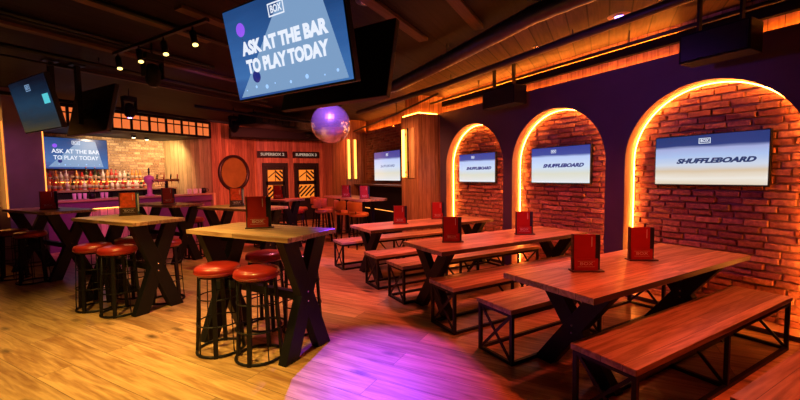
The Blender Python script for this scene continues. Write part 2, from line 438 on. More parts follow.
b.box(WX, WX + 0.008, -2.5, 6.6, TOP, TOP + 0.008)
struct(b.build('wall_right', 'indigo_paint'))
for i, cy_ in enumerate(ARCH):
    path = [(cy_ - RAD, 0.05)] + [(cy_ - RAD * math.cos(PI * k / NA), SPRING + RAD * math.sin(PI * k / NA)) for k in range(NA + 1)] + [(cy_ + RAD, 0.05)]
    b = MB()
    for (ya, za), (yb, zb) in zip(path, path[1:]):
        b.add([(WX - 0.004, ya, za), (WX - 0.004, yb, zb), (BX + 0.03, yb, zb), (BX + 0.03, ya, za)], [(0, 1, 2, 3)])
    quad(b, [(WX - 0.004, cy_ - RAD, 0.05), (WX - 0.004, cy_ + RAD, 0.05), (BX + 0.03, cy_ + RAD, 0.05), (BX + 0.03, cy_ - RAD, 0.05)])
    struct(b.build('trim_%d' % (i + 1), 'reveal_paint'))

def bricks(b, u0, u1, z0, z1, fn, L=0.235, Hh=0.072, gap=0.012, jit=0.024, rnd=None, clip=None):
    """irregular hand-made bricks standing proud of the mortar; fn(u, depth, z) -> point"""
    rnd = rnd or random.Random(3)
    z = z0; row = 0
    while z < z1:
        u = u0 - (L / 2 if row % 2 else 0) - rnd.uniform(0, 0.03)
        while u < u1:
            l = L * rnd.uniform(0.72, 1.12)
            if clip is None or clip(u + l / 2, z + Hh / 2):
                d = 0.014 + rnd.uniform(0, jit) + (0.012 if rnd.random() < 0.18 else 0)
                zj = rnd.uniform(-.004, .004); h0, h1 = z + gap / 2 + zj + rnd.uniform(-.003, .004), z + Hh - gap / 2 + zj + rnd.uniform(-.005, .003)
                a0, a1 = max(u, u0) + gap / 2, min(u + l, u1) - gap / 2
                if a1 - a0 > 0.02:
                    j = [rnd.uniform(-.006, .006) for _ in range(8)]
                    c8 = [(a0, 0, h0), (a1, 0, h0), (a1, 0, h1), (a0, 0, h1),
                          (a0 + .005 + j[0], d + j[4], h0 + .004), (a1 - .005 + j[1], d + j[5], h0 + .004), (a1 - .005 + j[2], d + j[6], h1 - .004), (a0 + .005 + j[3], d + j[7], h1 - .004)]
                    b.add([fn(*q) for q in c8], [(3, 2, 1, 0), (4, 5, 6, 7), (0, 1, 5, 4), (1, 2, 6, 5), (2, 3, 7, 6), (3, 0, 4, 7)])
            u += l
        z += Hh; row += 1

b = MB()
for i, cy_ in enumerate(ARCH):
    bricks(b, cy_ - RAD - 0.02, cy_ + RAD + 0.02, 0.05, SPRING + RAD + 0.05, lambda u_, d, z_: (BX - d * 1.25, u_, z_), rnd=random.Random(i + 1),
           clip=lambda u_, z_, c=cy_: z_ < SPRING or math.hypot(u_ - c, z_ - SPRING) < RAD + 0.18)
wb = b.build('wall_right_brick', 'brick_arch', bevel=0.012, seg=3); struct(wb)
struct(MB().box(BX, BX + 0.06, 0.8, 6.6, 0, TOP - .02).build('wall_right_mortar', 'mortar'))
# recess above the wall top that carries the cove light
struct(MB().box(4.87, 5.1, -2.5, 6.7, TOP + 0.002, CEIL - 0.021).build('wall_right_cove', 'timber_wall'))
struct(MB().box(4.96, 5.1, 6.7, 13.7, TOP + 0.002, CEIL).build('wall_right_upper', 'timber_wall'))

# alcove beyond the first pillar
struct(MB().box(4.86, 4.95, 7.3, 13.6, 0, TOP).build('wall_right_far', 'mortar'))
b = MB(); bricks(b, 7.3, 11.2, 1.0, TOP, lambda u_, d, z_: (4.86 - d * 0.6, u_, z_), rnd=random.Random(9))
struct(b.build('wall_alcove_brick', 'brick_alcove'))
struct(MB().box(4.60, 4.86, 7.3, 10.5, 0, 1.27).build('wall_right_wainscot', 'black_matt'))

# pillars of vertical boards
struct(MB().box(3.3, 5.1, -2.5, 13.6, CEIL - 0.02, CEIL - 0.001).build('ceiling_side_lit', 'ceiling_side_lit'))  # paler slab laid under the ceiling where the wall lights would brighten it
struct(MB().box(4.80, 4.87, -2.5, 6.6, 2.97, 3.07).build('trim_20', 'black_matt'))
struct(MB().box(4.21, 4.86, 6.6, 7.3, 0, 2.80).build('pillar_1', 'timber_pillar', bevel=0.006))
struct(MB().box(4.28, 5.02, 6.68, 7.22, 2.80, CEIL).build('pillar_1_head', 'timber_pillar'))
struct(MB().box(4.20, 4.86, 10.5, 11.6, 0, CEIL).build('pillar_2', 'timber_pillar', bevel=0.006))
struct(MB().box(4.56, 4.86, 11.6, 13.6, 0, CEIL).build('pillar_3', 'timber_wall', bevel=0.006))

# bar side: everything laid out in the bar's own frame
def in_bar(mb, name, mat, parent=None, bevel=0.0):
    return mb.build(name, mat, parent, bevel, loc=None if parent else P1, rot=None if parent else (0, 0, A58))
# right part of the bar wall with a round hole's frame on it
struct(in_bar(MB().box(0.0, 1.75, 0.0, 0.12, 0, CEIL), 'wall_bar', 'timber_wall'))
struct(in_bar(MB().box(-5.0, 0.0, 0.0, 0.30, 3.18, CEIL), 'trim_4', 'black_matt'))
# back of the bar
b = MB(); bricks(b, -5.0, 0.05, 1.15, CEIL, lambda u_, d, z_: (u_, 1.9 - d * 0.6, z_), L=0.22, Hh=0.075, rnd=random.Random(21))
struct(in_bar(b, 'wall_bar_brick', 'brick_bar'))
struct(in_bar(MB().box(-5.5, 0.3, 1.9, 2.0, 0, CEIL), 'wall_bar_back', 'mortar'))
b = MB(); b.bar((-0.26, 1.9, 1.6), (0.03, 0.06, 1.6), 3.2, 0.06, (0, 0, 1)); b.box(-0.08, 0.0, -0.13, 0.05, 0, 1.105)
struct(in_bar(b, 'wall_bar_side', 'timber_pale'))
struct(in_bar(MB().box(-5.2, 0.0, 0.25, 1.9, 2.72, 2.78), 'ceiling_bar', 'dark_room'))

# doors in the back timber wall
def door(n, x0, x1, labeltext):
    root = empty('door_%d' % n, (0, 13.6, 0)); root['kind'] = 'structure'
    z1 = 2.03; y0, y1 = -0.09, -0.002
    b = MB(); fw = 0.10
    b.box(x0, x0 + fw, y0, y1, 0, z1); b.box(x1 - fw, x1, y0, y1, 0, z1); b.box(x0 + fw, x1 - fw, y0, y1, z1 - 0.14, z1)
    b.build('door_frame', 'black_timber', root)
    w0, w1 = x0 + fw + 0.01, x1 - fw - 0.01
    b = MB(); b.box(w0, w1, -0.05, -0.004, 0.01, 0.78)
    b.box(w0, w1, -0.05, -0.004, 1.28, 1.40); b.box(w0, w1, -0.05, -0.004, 1.80, 1.88)
    b.box(w0, w0 + 0.06, -0.05, -0.004, 0.78, 1.80); b.box(w1 - 0.06, w1, -0.05, -0.004, 0.78, 1.80)
    leaf = b.build('door_leaf', 'black_timber', root)
    for za, zb, flip in ((0.80, 1.27, 1), (1.41, 1.79, -1)):
        pn = MB().box(w0 + 0.06, w1 - 0.06, -0.02, -0.008, za, zb).build('pane', 'door_glow', leaf)
        pa, pb = w0 + 0.06, w1 - 0.06
        b = MB(); mid = (pa + pb) / 2 if flip < 0 else pa
        hz = zb - za
        k = -2.0
        while k < 3.0:
            # slanted black bars, clipped to the pane
            pts = []
            xa, xb = mid, pb
            t0 = za + k * 0.155; sl = -1.0 if flip < 0 else 1.0
            N_ = 10
            run = []
            for i in range(N_ + 1):
                x = xa + (xb - xa) * i / N_; zz = t0 + sl * (x - xa) + (0.35 if flip < 0 else 0)
                if za + 0.02 < zz < zb - 0.02: run.append((x, -0.03, zz))
            if len(run) > 1: b.bar(run[0], run[-1], 0.012, 0.055, (0, 1, 0))
            k += 1
        if flip < 0:
            b.bar((pa + .02, -0.03, za + .12), (mid - .02, -0.03, za + .3), 0.012, 0.03, (0, 1, 0))
            b.bar((mid, -0.03, za), (mid, -0.03, zb), 0.012, 0.02, (0, 1, 0))
        b.build('glazing_bars', 'black_timber', leaf)
    MB().bar((w0 + .03, -0.09, 0.95), (w0 + .03, -0.09, 1.2), 0.02, 0.02, (0, 1, 0)).build('door_handle', 'brass', leaf)
door(1, 2.40, 3.24, '2')
door(2, 3.46, 4.34, '3')
for nm, x0, x1, lab in (('SUPERBOX 2', 2.25, 3.25, 'dark name board over the left lattice-paned door'), ('SUPERBOX 3', 3.43, 4.45 - .06, 'dark name board over the right lattice-paned door')):
    r_ = empty('name_board', ((x0 + x1) / 2, 13.57, 2.32), 0, lab, 'sign', 'name boards over the doors')
    wd = x1 - x0
    MB().box(-wd / 2, wd / 2, -0.03, 0.025, -0.11, 0.11).build('board', 'black_timber', r_, bevel=0.004)
    text(nm, 0.13, 'sign_text', r_, 'lettering', (0, -0.034, 0), (PI / 2, 0, 0), bold=0.003, width=wd * 0.78)

# black service soffit over the doors and the clutter above it
struct(MB().box(1.3, 4.0, 11.9, 12.5, 2.72, 3.0).build('soffit', 'black_matt'))

t = empty('air_handler', (2.35, 10.3, 2.80), A58, 'black rectangular ventilation box under the dark ceiling before the doors', 'ventilation')
MB().box(-1.1, 1.1, -0.3, 0.3, 0, 0.28).build('housing', 'black_matt', t, bevel=0.01)
for x in (-.9, .9): MB().box(x - .01, x + .01, -.01, .01, 0.28, 0.395).build('hanger', 'black_steel', t)
for k in range(8): MB().box(-.9 + k * .22, -.74 + k * .22, -0.306, -0.3, 0.06, 0.22).build('grille', 'black_plastic', t)
# floor-standing column by the bar with light slots
col0 = Vector((-2.68, 9.39, 0))
ca = empty('column', col0, A58); ca['kind'] = 'structure'
MB().box(0, 0.52, 0, 0.5, 0, CEIL).build('column_shaft', 'column_paint', ca)
MB().box(0.522, 0.536, -0.01, 0.01, 0.9, 2.75).build('light_slot', 'led_soft', ca)
MB().box(-0.03, -0.012, -0.01, 0.01, 0.9, 2.6).build('light_slot', 'led_slot', ca)
struct(MB().box(-3.6, -2.75, 11.3, 11.4, 0, CEIL).build('wall_left_return', 'purple_panel'))
tag(MB().box(-3.15, -3.09, 9.77, 9.80, 1.0, 2.9).build('light_strip', 'led_yellow'), 'tall glowing amber light strip at the far left edge behind the column', 'light strip')
# back of that strip so it has something to hang on
struct(MB().box(-3.6, -2.95, 9.81, 9.91, 0, CEIL).build('wall_left_nib', 'timber_wall'))

# ================================================================== CEILING FITTINGS
# timber battens across the ceiling, one thing each
batt = []
for i, (cx_, cy_, ln) in enumerate(((1.95, 3.55, 1.6), (2.3, 2.95, 1.6), (1.35, 4.1, 1.8), (1.15, 5.0, 2.6), (-0.4, 6.3, 3.0), (-0.9, 4.4, 3.0), (0.2, 8.3, 4.0))):
    o = MB().box(-ln / 2, ln / 2, -0.06, 0.06, -0.035, 0.0).build('trim_%d' % (10 + i), 'batten', bevel=0.003)
    o.location = (cx_, cy_, CEIL - 0.001); o.rotation_euler = (0, 0, A58); struct(o)

def pipe(name, pts, r, mat, label, cat, group=None, hang=None):
    o = MB().tube(pts, r, 12).build(name, mat)
    tag(o, label, cat, group)
    for h in hang or []:
        q = MB().tube([(h[0], h[1], h[2] + r * 0.9), (h[0], h[1], CEIL)], 0.008, 6).build('hanger', 'dark_pipe', o)
    return o
def curve_pts(pts, n=6):
    out = []
    for a, b_ in zip(pts, pts[1:]):
        for k in range(n): out.append(Vector(a).lerp(Vector(b_), k / n))
    out.append(Vector(pts[-1])); return out

# big round duct, corrugated
def duct(name, pts, r, mat, label, rib=0.05):
    pts = curve_pts(pts, 30); vs = []
    b = MB(); n = 16; rings = []
    for i, p in enumerate(pts):
        t = (pts[min(i + 1, len(pts) - 1)] - pts[max(i - 1, 0)]).normalized(); a = Vector((0, 0, 1)).cross(t).normalized(); bb = t.cross(a)
        rr_ = r * (1 + (0.05 if i % 2 else 0))
        rings.append([p + a * math.cos(2 * PI * k / n) * rr_ + bb * math.sin(2 * PI * k / n) * rr_ for k in range(n)])
    vs = [q for ring in rings for q in ring]; fs = []
    for i in range(len(rings) - 1):
        for k in range(n): fs.append((i * n + k, i * n + (k + 1) % n, (i + 1) * n + (k + 1) % n, (i + 1) * n + k))
    fs.append(tuple(reversed(range(n)))); fs.append(tuple((len(rings) - 1) * n + k for k in range(n)))
    b.add(vs, fs, True); o = b.build(name, mat); tag(o, label, 'duct')
    for k in range(3):
        p = pts[int((k + .5) * len(pts) / 3)]
        MB().tube([p + Vector((0, 0, r)), Vector((p.x, p.y, CEIL))], 0.008, 6).build('hanger', 'dark_pipe', o)
    return o
duct('air_duct', [(3.25, -0.5, 3.06), (2.98, 2.6, 3.06), (3.0, 4.0, 3.0), (2.95, 5.2, 2.93), (2.7, 6.3, 2.93)], 0.085, 'duct_metal', 'corrugated round air duct under the ceiling, violet-lit beside the dark television back')
pipe('service_pipe', curve_pts([(3.95, -0.5, 3.08), (3.95, 3.0, 3.08), (3.9, 5.2, 3.05), (3.6, 8.2, 3.0)]), 0.045, 'dark_pipe', 'dark service pipe running along the ceiling between the duct and the arched wall', 'pipe', hang=[(3.95, 1.4, 3.08), (3.95, 2.9, 3.08), (3.9, 5.1, 3.05)])
pipe('conduit', [(4.58, -1.0, 3.03), (4.58, 7.0, 3.03)], 0.022, 'dark_pipe', 'thin black conduit hung closest to the top of the arched wall', 'pipe', hang=[(4.58, 0.6, 3.03), (4.58, 2.62, 3.03), (4.58, 5.2, 3.03)])
pipe('conduit', [(4.0, 5.6, 2.98), (4.05, 7.2, 2.86), (4.5, 11.0, 2.84)], 0.02, 'dark_pipe', 'thin black conduit passing in front of the timber pillar head', 'pipe', hang=[(4.05, 7.2, 2.86)])
def dline(name, p, q, w, h, mat, label, group=None):
    o = MB().bar(p, q, w, h).build(name, mat); tag(o, label, 'pipe', group); return o
pipe('conduit', [(-2.1, 4.72, 3.17), (0.5, 6.35, 3.17)], 0.02, 'black_steel', 'black pipe crossing the left ceiling, nearest of the parallel pair', 'pipe')
pipe('conduit', [(-2.1, 4.86, 3.17), (0.5, 6.49, 3.17)], 0.014, 'black_steel', 'thinner black pipe alongside the nearest one on the left ceiling', 'pipe')
pipe('conduit', [(-2.9, 5.35, 3.10), (1.6, 8.25, 3.10)], 0.028, 'black_steel', 'thick black pipe carrying the two left television poles', 'pipe', hang=[(-1.9, 5.99, 3.10), (-0.9, 6.64, 3.10)])
pipe('conduit', [(-2.9, 6.15, 3.14), (1.6, 9.0, 3.14)], 0.014, 'black_steel', 'thin black pipe on the left ceiling behind the television poles', 'pipe')
pipe('conduit', [(-0.75, 4.35, 3.165), (1.4, 5.75, 3.165)], 0.022, 'black_steel', 'thick black pipe over the large lit television, crossing the spotlight rail', 'pipe')
pipe('conduit', [(-2.6, 8.6, 2.98), (0.9, 10.9, 2.98), (2.6, 11.9, 2.98)], 0.03, 'black_steel', 'black pipe in front of the glowing bar canopy, up by the ceiling', 'pipe')
pipe('conduit', [(0.3, 8.7, 2.98), (2.2, 9.6, 2.95), (3.6, 10.0, 2.95)], 0.03, 'black_steel', 'black pipe bending above the disco ball toward the pillars', 'pipe')

# ceiling discs
def disc(loc, r, label, cat, mat, core):
    t = empty('ceiling_speaker' if cat == 'speaker' else 'ceiling_sensor', loc, 0, label, cat)
    MB().lathe([(r, 0.0), (r, -0.012), (r * .9, -0.02), (r * .5, -0.022)], 28).build('rim', mat, t)
    MB().lathe([(r * .34, -0.022), (r * .34, -0.03), (r * .15, -0.036)], 24).build('core', core, t)
    MB().ring(r * .42, -0.024, r * .05).build('ring', 'chrome', t)
    return t
disc((4.06, 2.43, CEIL), 0.125, 'round ceiling speaker with a bright blue centre above the arches', 'speaker', 'reveal_paint', 'lamp_violet')
disc((1.58, 3.38, CEIL), 0.09, 'dark round ceiling fitting at the top centre between the battens', 'sensor', 'black_plastic', 'chrome')
disc((4.05, 3.5, CEIL), 0.07, 'small dark ceiling sensor by the pipe before the middle arch', 'sensor', 'black_plastic', 'chrome')
disc((3.5, 5.6, CEIL), 0.05, 'tiny pale ceiling sensor between duct and pipe near the pillar', 'sensor', 'chrome', 'lamp_violet')

# box loudspeakers under the ceiling along the arched wall
def box_speaker(y0, y1, label):
    t = empty('box_loudspeaker', (4.36, (y0 + y1) / 2, 2.58), 0, label, 'loudspeaker', 'box loudspeakers along the arched wall')
    w_ = (y1 - y0) / 2
    MB().box(-0.13, 0.13, -w_, w_, 0, 0.27).build('cabinet', 'black_matt', t, bevel=0.008)
    MB().box(-0.136, -0.128, -w_ + .02, w_ - .02, 0.02, 0.25).build('grille', 'black_plastic', t)
    for s_ in (-1, 1):
        MB().box(-0.03, 0.03, s_ * w_ * .6 - .01, s_ * w_ * .6 + .01, 0.27, CEIL - 2.58).build('bracket', 'black_steel', t)
box_speaker(4.05, 4.72, 'black box loudspeaker above the gap between the far and middle arches')
box_speaker(1.40, 1.94, 'black box loudspeaker above the nearest arch')

# cove light strips
def strip(name, pts, r, mat, label, group=None):
    o = MB().tube(pts, r, 6).build(name, mat); tag(o, label, 'light strip', group); return o
strip('light_strip', [(4.80, -2.0, TOP + 0.012), (4.80, 6.62, TOP + 0.012)], 0.007, 'led_cove', 'long orange light strip on the top edge of the arched wall')
strip('light_strip', [(4.90, 7.32, TOP + 0.03), (4.90, 10.45, TOP + 0.03)], 0.010, 'led_cove', 'orange light strip on the wall top above the alcove television')
strip('light_strip', [(4.245, 7.26, 2.812), (4.245, 6.64, 2.812), (4.7, 6.64, 2.812)], 0.009, 'led_cove', 'orange light strip around the head of the nearer timber pillar')
strip('light_strip', [(4.595, 7.4, 0.64), (4.595, 10.4, 0.64)], 0.008, 'led_soft', 'thin amber light strip low on the black alcove panelling')
names = ['nearest and widest arch with the SHUFFLEBOARD screen', 'middle arch', 'farthest arch beside the timber pillar']
strip('light_strip', [(4.85, 2.25, 3.077), (4.85, 6.6, 3.077)], 0.006, 'led_added_upper', 'added hidden orange strip brightening the ceiling above the black beam')  # unseen strip, added to throw a bright band on the ceiling
for i, cy_ in enumerate(ARCH):
    rr_ = RAD - 0.016
    pts = [(BX - 0.08, cy_ - rr_, 0.07)] + [(BX - 0.08, cy_ - rr_ * math.cos(PI * k / 36), SPRING + rr_ * math.sin(PI * k / 36)) for k in range(37)] + [(BX - 0.08, cy_ + rr_, 0.07)]
    strip('light_strip', pts, 0.0048, 'led_orange', 'orange light strip outlining the ' + names[i], None)

def wall_light(loc, face, label):
    t = empty('wall_light', loc, 0 if face == 'x' else PI / 2, label, 'wall light')
    # local: plate on the plane x = 0, light towards -x
    if face == 'x':
        MB().box(-0.02, -0.001, -0.28, 0.16, 0, 1.04).build('backplate', 'timber_pale', t, bevel=0.003)
        MB().box(-0.085, -0.06, 0.04, 0.12, 0.02, 1.02).build('tube', 'led_yellow', t)
        for zz in (0.1, 0.9): MB().box(-0.06, -0.02, 0.06, 0.10, zz, zz + .04).build('tube_clip', 'black_steel', t)
        MB().box(-0.05, -0.021, -0.05, -0.035, 0.0, 1.04).build('fin', 'frame_timber', t)
    else:
        MB().box(-0.02, -0.001, -0.07, 0.07, 0, 1.18).build('backplate', 'timber_pale', t, bevel=0.003)
        MB().box(-0.045, -0.021, -0.03, 0.03, 0.02, 1.16).build('tube', 'led_amber', t)
wall_light((4.21, 7.0, 1.49), 'x', 'tall glowing slot light on the nearer timber pillar')
wall_light((4.28, 10.5, 1.45), 'y', 'tall glowing slot light on the farther timber pillar, left of its pair')
wall_light((4.48, 10.5, 1.45), 'y', 'tall glowing slot light on the farther timber pillar, right of its pair')

# ledge under the alcove television
tag(MB().box(4.42, 4.86, 7.31, 10.48, 1.275, 1.315).build('drinks_ledge', 'oak_top_y', bevel=0.004), 'narrow timber drinks ledge under the alcove television', 'shelf')

# ================================================================== TELEVISIONS
def tv(loc, rot, w_, h_, mat, label, depth=0.05, group=None):
    t = empty('television', loc, 0, label, 'television', group, rot=rot)
    MB().box(-w_ / 2, w_ / 2, 0.0, depth, -h_ / 2, h_ / 2).build('casing', 'black_plastic', t, bevel=0.006)
    MB().box(-w_ / 2 + .012, w_ / 2 - .012, -0.004, 0.0, -h_ / 2 + .016, h_ / 2 - .012).build('screen', mat, t)
    return t
def logo(t, x, z, sz, mat='screen_text', y=-0.006, txt='BOX'):
    b = MB(); w_, h_, th = sz * 1.25, sz * .68, sz * .07
    b.box(x - w_ / 2, x + w_ / 2, y - .001, y, z + h_ / 2 - th, z + h_ / 2); b.box(x - w_ / 2, x + w_ / 2, y - .001, y, z - h_ / 2, z - h_ / 2 + th)
    b.box(x - w_ / 2, x - w_ / 2 + th, y - .001, y, z - h_ / 2, z + h_ / 2); b.box(x + w_ / 2 - th, x + w_ / 2, y - .001, y, z - h_ / 2, z + h_ / 2)
    b.build('logo_frame', mat, t)
    text(txt, sz * .52, mat, t, 'logo_lettering', (x, y - .001, z), (PI / 2, 0, 0), 0.0005, bold=sz * .012, width=sz * .88)

# arch televisions
for i, (cy_, lab, m_) in enumerate(((1.95, 'wall television in the nearest arch showing SHUFFLEBOARD', 'screen_game'), (3.80, 'wall television in the middle arch with a pale blue picture', 'screen_game_pale'), (5.64, 'wall television in the farthest arch beside the pillar', 'screen_game_pale'))):
    t = tv((4.90, cy_, 1.67), (0, 0, -PI / 2), 1.03, 0.56, m_, lab, 0.045, 'televisions in the arches')
    MB().box(-0.2, 0.2, 0.045, 0.088, -0.12, 0.12).build('wall_bracket', 'black_steel', t)
    logo(t, -0.02 if i == 0 else -0.09, 0.205, 0.085 if i == 0 else 0.07)
    text('SHUFFLEBOARD', 0.07, 'screen_dark' if i == 0 else 'screen_puck', t, 'lettering', (0.06, -0.006, -0.01), (PI / 2, 0, 0), 0.0005, bold=0.004, width=0.70, shear=0.35)
t = tv((4.79, 9.1, 1.80), (0, 0, -PI / 2), 1.48, 0.80, 'screen_game_pale', 'large wall television above the drinks ledge in the brick alcove', 0.04)
logo(t, 0.05, 0.30, 0.10)
text('SHUFFLEBOARD', 0.09, 'screen_puck', t, 'lettering', (0.05, -0.006, 0.0), (PI / 2, 0, 0), 0.0005, width=0.8, shear=0.35)

def lane(t, w_, h_):
    y = -0.0055
    b = MB(); b.add([(-w_ * .47, y, -h_ * .47), (w_ * .47, y, -h_ * .47), (w_ * .34, y, h_ * .47), (w_ * .06, y, h_ * .47)], [(0, 1, 2, 3)])
    b.build('picture_lane', 'screen_lane', t)
    b = MB().lathe([(0.045, 0), (0.045, .0008)], 20); b.build('picture_puck', 'screen_puck', t, loc=(-w_ * .28, y - .001, -h_ * .27), rot=(PI / 2, 0, 0))
    b = MB().lathe([(0.05, 0), (0.05, .0008)], 20); b.build('picture_light', 'lamp_small', t, loc=(-w_ * .35, y - .001, h_ * .26), rot=(PI / 2, 0, 0))
    for k, fx_ in enumerate((-.40, -.30, -.2, -.12, .02, .16, .3, .4)):
        MB().lathe([(0.006 + .005 * (k % 3), 0), (0.006 + .005 * (k % 3), .0008)], 14).build('picture_glimmer', 'picture_bokeh', t, loc=(w_ * fx_, y - .001, -h_ * (.40 - .02 * (k % 2))), rot=(PI / 2, 0, 0))
emit('picture_bokeh', (0.35, 0.6, 1.0), 1.1)
emit('lamp_small', (0.30, 0.10, 0.9), 1.0)

def hanging_tv(loc, yaw, tilt, mat, label, poles, lit=True):
    t = tv(loc, (R(tilt), 0, R(yaw)), 1.22, 0.69, mat, label, 0.06, 'televisions hung from the ceiling')
    MB().box(-0.2, 0.2, 0.06, 0.10, -0.15, 0.15).build('mount_plate', 'black_steel', t)
    mw = Matrix.LocRotScale(Vector(loc), Euler((R(tilt), 0, R(yaw))), None); inv = mw.inverted()
    b = MB(); px_, py_ = poles
    b.bar(inv @ Vector((px_, py_, 2.35)), inv @ Vector((px_, py_, CEIL)), 0.06, 0.06)
    b.build('ceiling_pole', 'black_steel', t)
    b = MB(); b.bar((0, 0.09, 0), inv @ Vector((px_, py_, 2.5)), 0.05, 0.05); b.build('tilt_arm', 'black_steel', t)
    b = MB(); b.bar(inv @ Vector((px_, py_, CEIL - .02)), inv @ Vector((px_, py_, CEIL)), 0.16, 0.16); b.build('ceiling_plate', 'black_steel', t)
    return t
t = hanging_tv((0.68, 2.87, 2.51), -62, 11.2, 'screen_blue', 'large lit television hung from the ceiling reading ASK AT THE BAR', (0.86, 2.98))
lane(t, 1.2, 0.67)
logo(t, 0.0, 0.235, 0.13, y=-0.008)
text('ASK AT THE BAR', 0.125, 'screen_text', t, 'lettering', (0.0, -0.008, 0.03), (PI / 2, 0, 0), 0.0005, bold=0.007, width=0.90)
text('TO PLAY TODAY', 0.13, 'screen_text', t, 'lettering', (0.0, -0.008, -0.105), (PI / 2, 0, 0), 0.0005, bold=0.007, width=0.86)
hanging_tv((1.29, 3.36, 2.51), 119, 14.4, 'screen_dim', 'hanging television facing away behind the large lit one', (1.12, 3.22))
t = hanging_tv((-1.67, 6.96, 2.56), -59.4, 12.5, 'screen_dim', 'dim hanging television at the far left with a cyan glint', (-1.50, 7.08))
logo(t, 0.0, 0.22, 0.12, 'screen_lane')
MB().box(0.36, 0.54, -0.006, -0.005, -0.02, 0.10).build('picture_glint', 'screen_cyan', t)
hanging_tv((-1.07, 7.25, 2.55), 121, 12.3, 'screen_dim', 'black hanging television facing away on the left, over the bar', (-1.23, 7.18))
c_ = bar_pt(-2.62, 1.72, 2.22)
t = tv(c_, (0, 0, A58), 1.42, 0.80, 'screen_blue', 'television over the back bar bottles reading ASK AT THE BAR', 0.05)
lane(t, 1.25, 0.72)
logo(t, 0.0, 0.28, 0.14, y=-0.008)
text('ASK AT THE BAR', 0.14, 'screen_text', t, 'lettering', (0.0, -0.008, 0.05), (PI / 2, 0, 0), 0.0005, bold=0.003, width=1.02)
text('TO PLAY TODAY', 0.14, 'screen_text', t, 'lettering', (0.0, -0.008, -0.11), (PI / 2, 0, 0), 0.0005, bold=0.003, width=0.96)

# ================================================================== MIRROR BALL, SPOTLIGHTS
t = empty('mirror_ball', (1.73, 4.83, 2.23), 0, 'violet-lit mirror ball hanging below the televisions', 'disco ball')
b = MB(); n, m_ = 40, 24; rb = 0.252
vs = [(rb * math.sin(PI * j / m_) * math.cos(2 * PI * i / n), rb * math.sin(PI * j / m_) * math.sin(2 * PI * i / n), rb * math.cos(PI * j / m_)) for j in range(m_ + 1) for i in range(n)]
b.add(vs, [(j * n + i, (j + 1) * n + i, (j + 1) * n + (i + 1) % n, j * n + (i + 1) % n) for j in range(m_) for i in range(n)])
b.build('mirrored_sphere', 'mirror_tile', t)
MB().lathe([(0.02, 0.25), (0.04, 0.25), (0.04, 0.29), (0.015, 0.30)], 16).build('cap', 'chrome', t)
MB().tube([(0, 0, 0.29), (0, 0, CEIL - 2.23)], 0.006, 6).build('suspension_wire', 'dark_pipe', t)

rail0, rail1 = Vector((-0.66, 6.03, 3.12)), Vector((0.30, 4.33, 3.12))
tag(MB().bar(rail0, rail1, 0.035, 0.035).build('track_rail', 'black_steel'), 'black spotlight rail on the left ceiling', 'light rail')
labs = ['track spotlight at the left end of the rail', 'second track spotlight from the left on the rail', 'third track spotlight from the left on the rail', 'track spotlight at the right end of the rail nearest the large television']
for i, (x, y) in enumerate(((-0.61, 5.93), (-0.36, 5.48), (-0.10, 5.04), (0.17, 4.56))):
    t = empty('track_spotlight', (x, y, 3.10), 0, 'lit ' + labs[i], 'spotlight', 'spotlights on the ceiling rail')
    MB().tube([(0, 0, 0), (0, 0, -0.06)], 0.01, 8).build('stem', 'black_steel', t)
    d = Vector((0.12, -0.35, -0.9)).normalized(); p = Vector((0, 0, -0.05))
    MB().tube([p, p + d * 0.15], 0.033, 16).build('lamp_can', 'black_steel', t)
    MB().tube([p + d * 0.151, p + d * 0.156], 0.027, 16).build('lens', 'lamp_white', t)
    wp = Vector((x, y, 3.10)) + p + d * 0.17
    spot('track_beam', wp, wp + d, 28, (1.0, 0.62, 0.22), 62, 0.8, 0.03)
# moving head
def moving_head(loc, label, mat='lamp_violet'):
    t = empty('moving_head_light', loc, 0.6, label, 'stage light')
    MB().box(-0.11, 0.11, -0.07, 0.07, -0.07, 0.0).build('base', 'black_matt', t, bevel=0.01)
    b = MB(); b.box(-0.12, -0.10, -0.04, 0.04, -0.28, -0.06); b.box(0.10, 0.12, -0.04, 0.04, -0.28, -0.06); b.box(-0.12, 0.12, -0.03, 0.03, -0.085, -0.06); b.build('yoke', 'black_matt', t, bevel=0.006)
    MB().lathe([(0.04, -0.38), (0.08, -0.34), (0.09, -0.22), (0.06, -0.13), (0.02, -0.11)], 18).build('head', 'black_matt', t)
    MB().lathe([(0.03, -0.389), (0.035, -0.382)], 16).build('lens', mat, t)
    MB().tube([(0, 0, 0), (0, 0, CEIL - loc[2])], 0.012, 8).build('clamp', 'black_steel', t)
moving_head((-0.24, 5.63, 3.06), 'black moving-head stage light hanging beside the spotlight rail', 'black_plastic')
moving_head((-0.76, 8.6, 3.05), 'stage light with a violet lens far back over the standing tables')
moving_head((1.15, 9.9, 3.0), 'black stage light clamped near the soffit over the doors', 'black_plastic')
moving_head((3.2, 10.9, 3.05), 'small black stage light between soffit and pillars', 'black_plastic')
for i, (s_, o_) in enumerate(((-1.65, 0.9), (-1.15, 1.2))):
    t = empty('bar_downlight', bar_pt(s_, o_, 2.72), 0, ('bright' if i == 0 else 'small') + ' round downlight over the bar, ' + ('left of the pair' if i == 0 else 'right of the pair'), 'ceiling light')
    MB().lathe([(0.06, 0), (0.06, -0.05), (0.05, -0.06)], 16).build('housing', 'black_steel', t)
    MB().lathe([(0.045, -0.061), (0.03, -0.066)], 16).build('lens', 'lamp_bar', t)

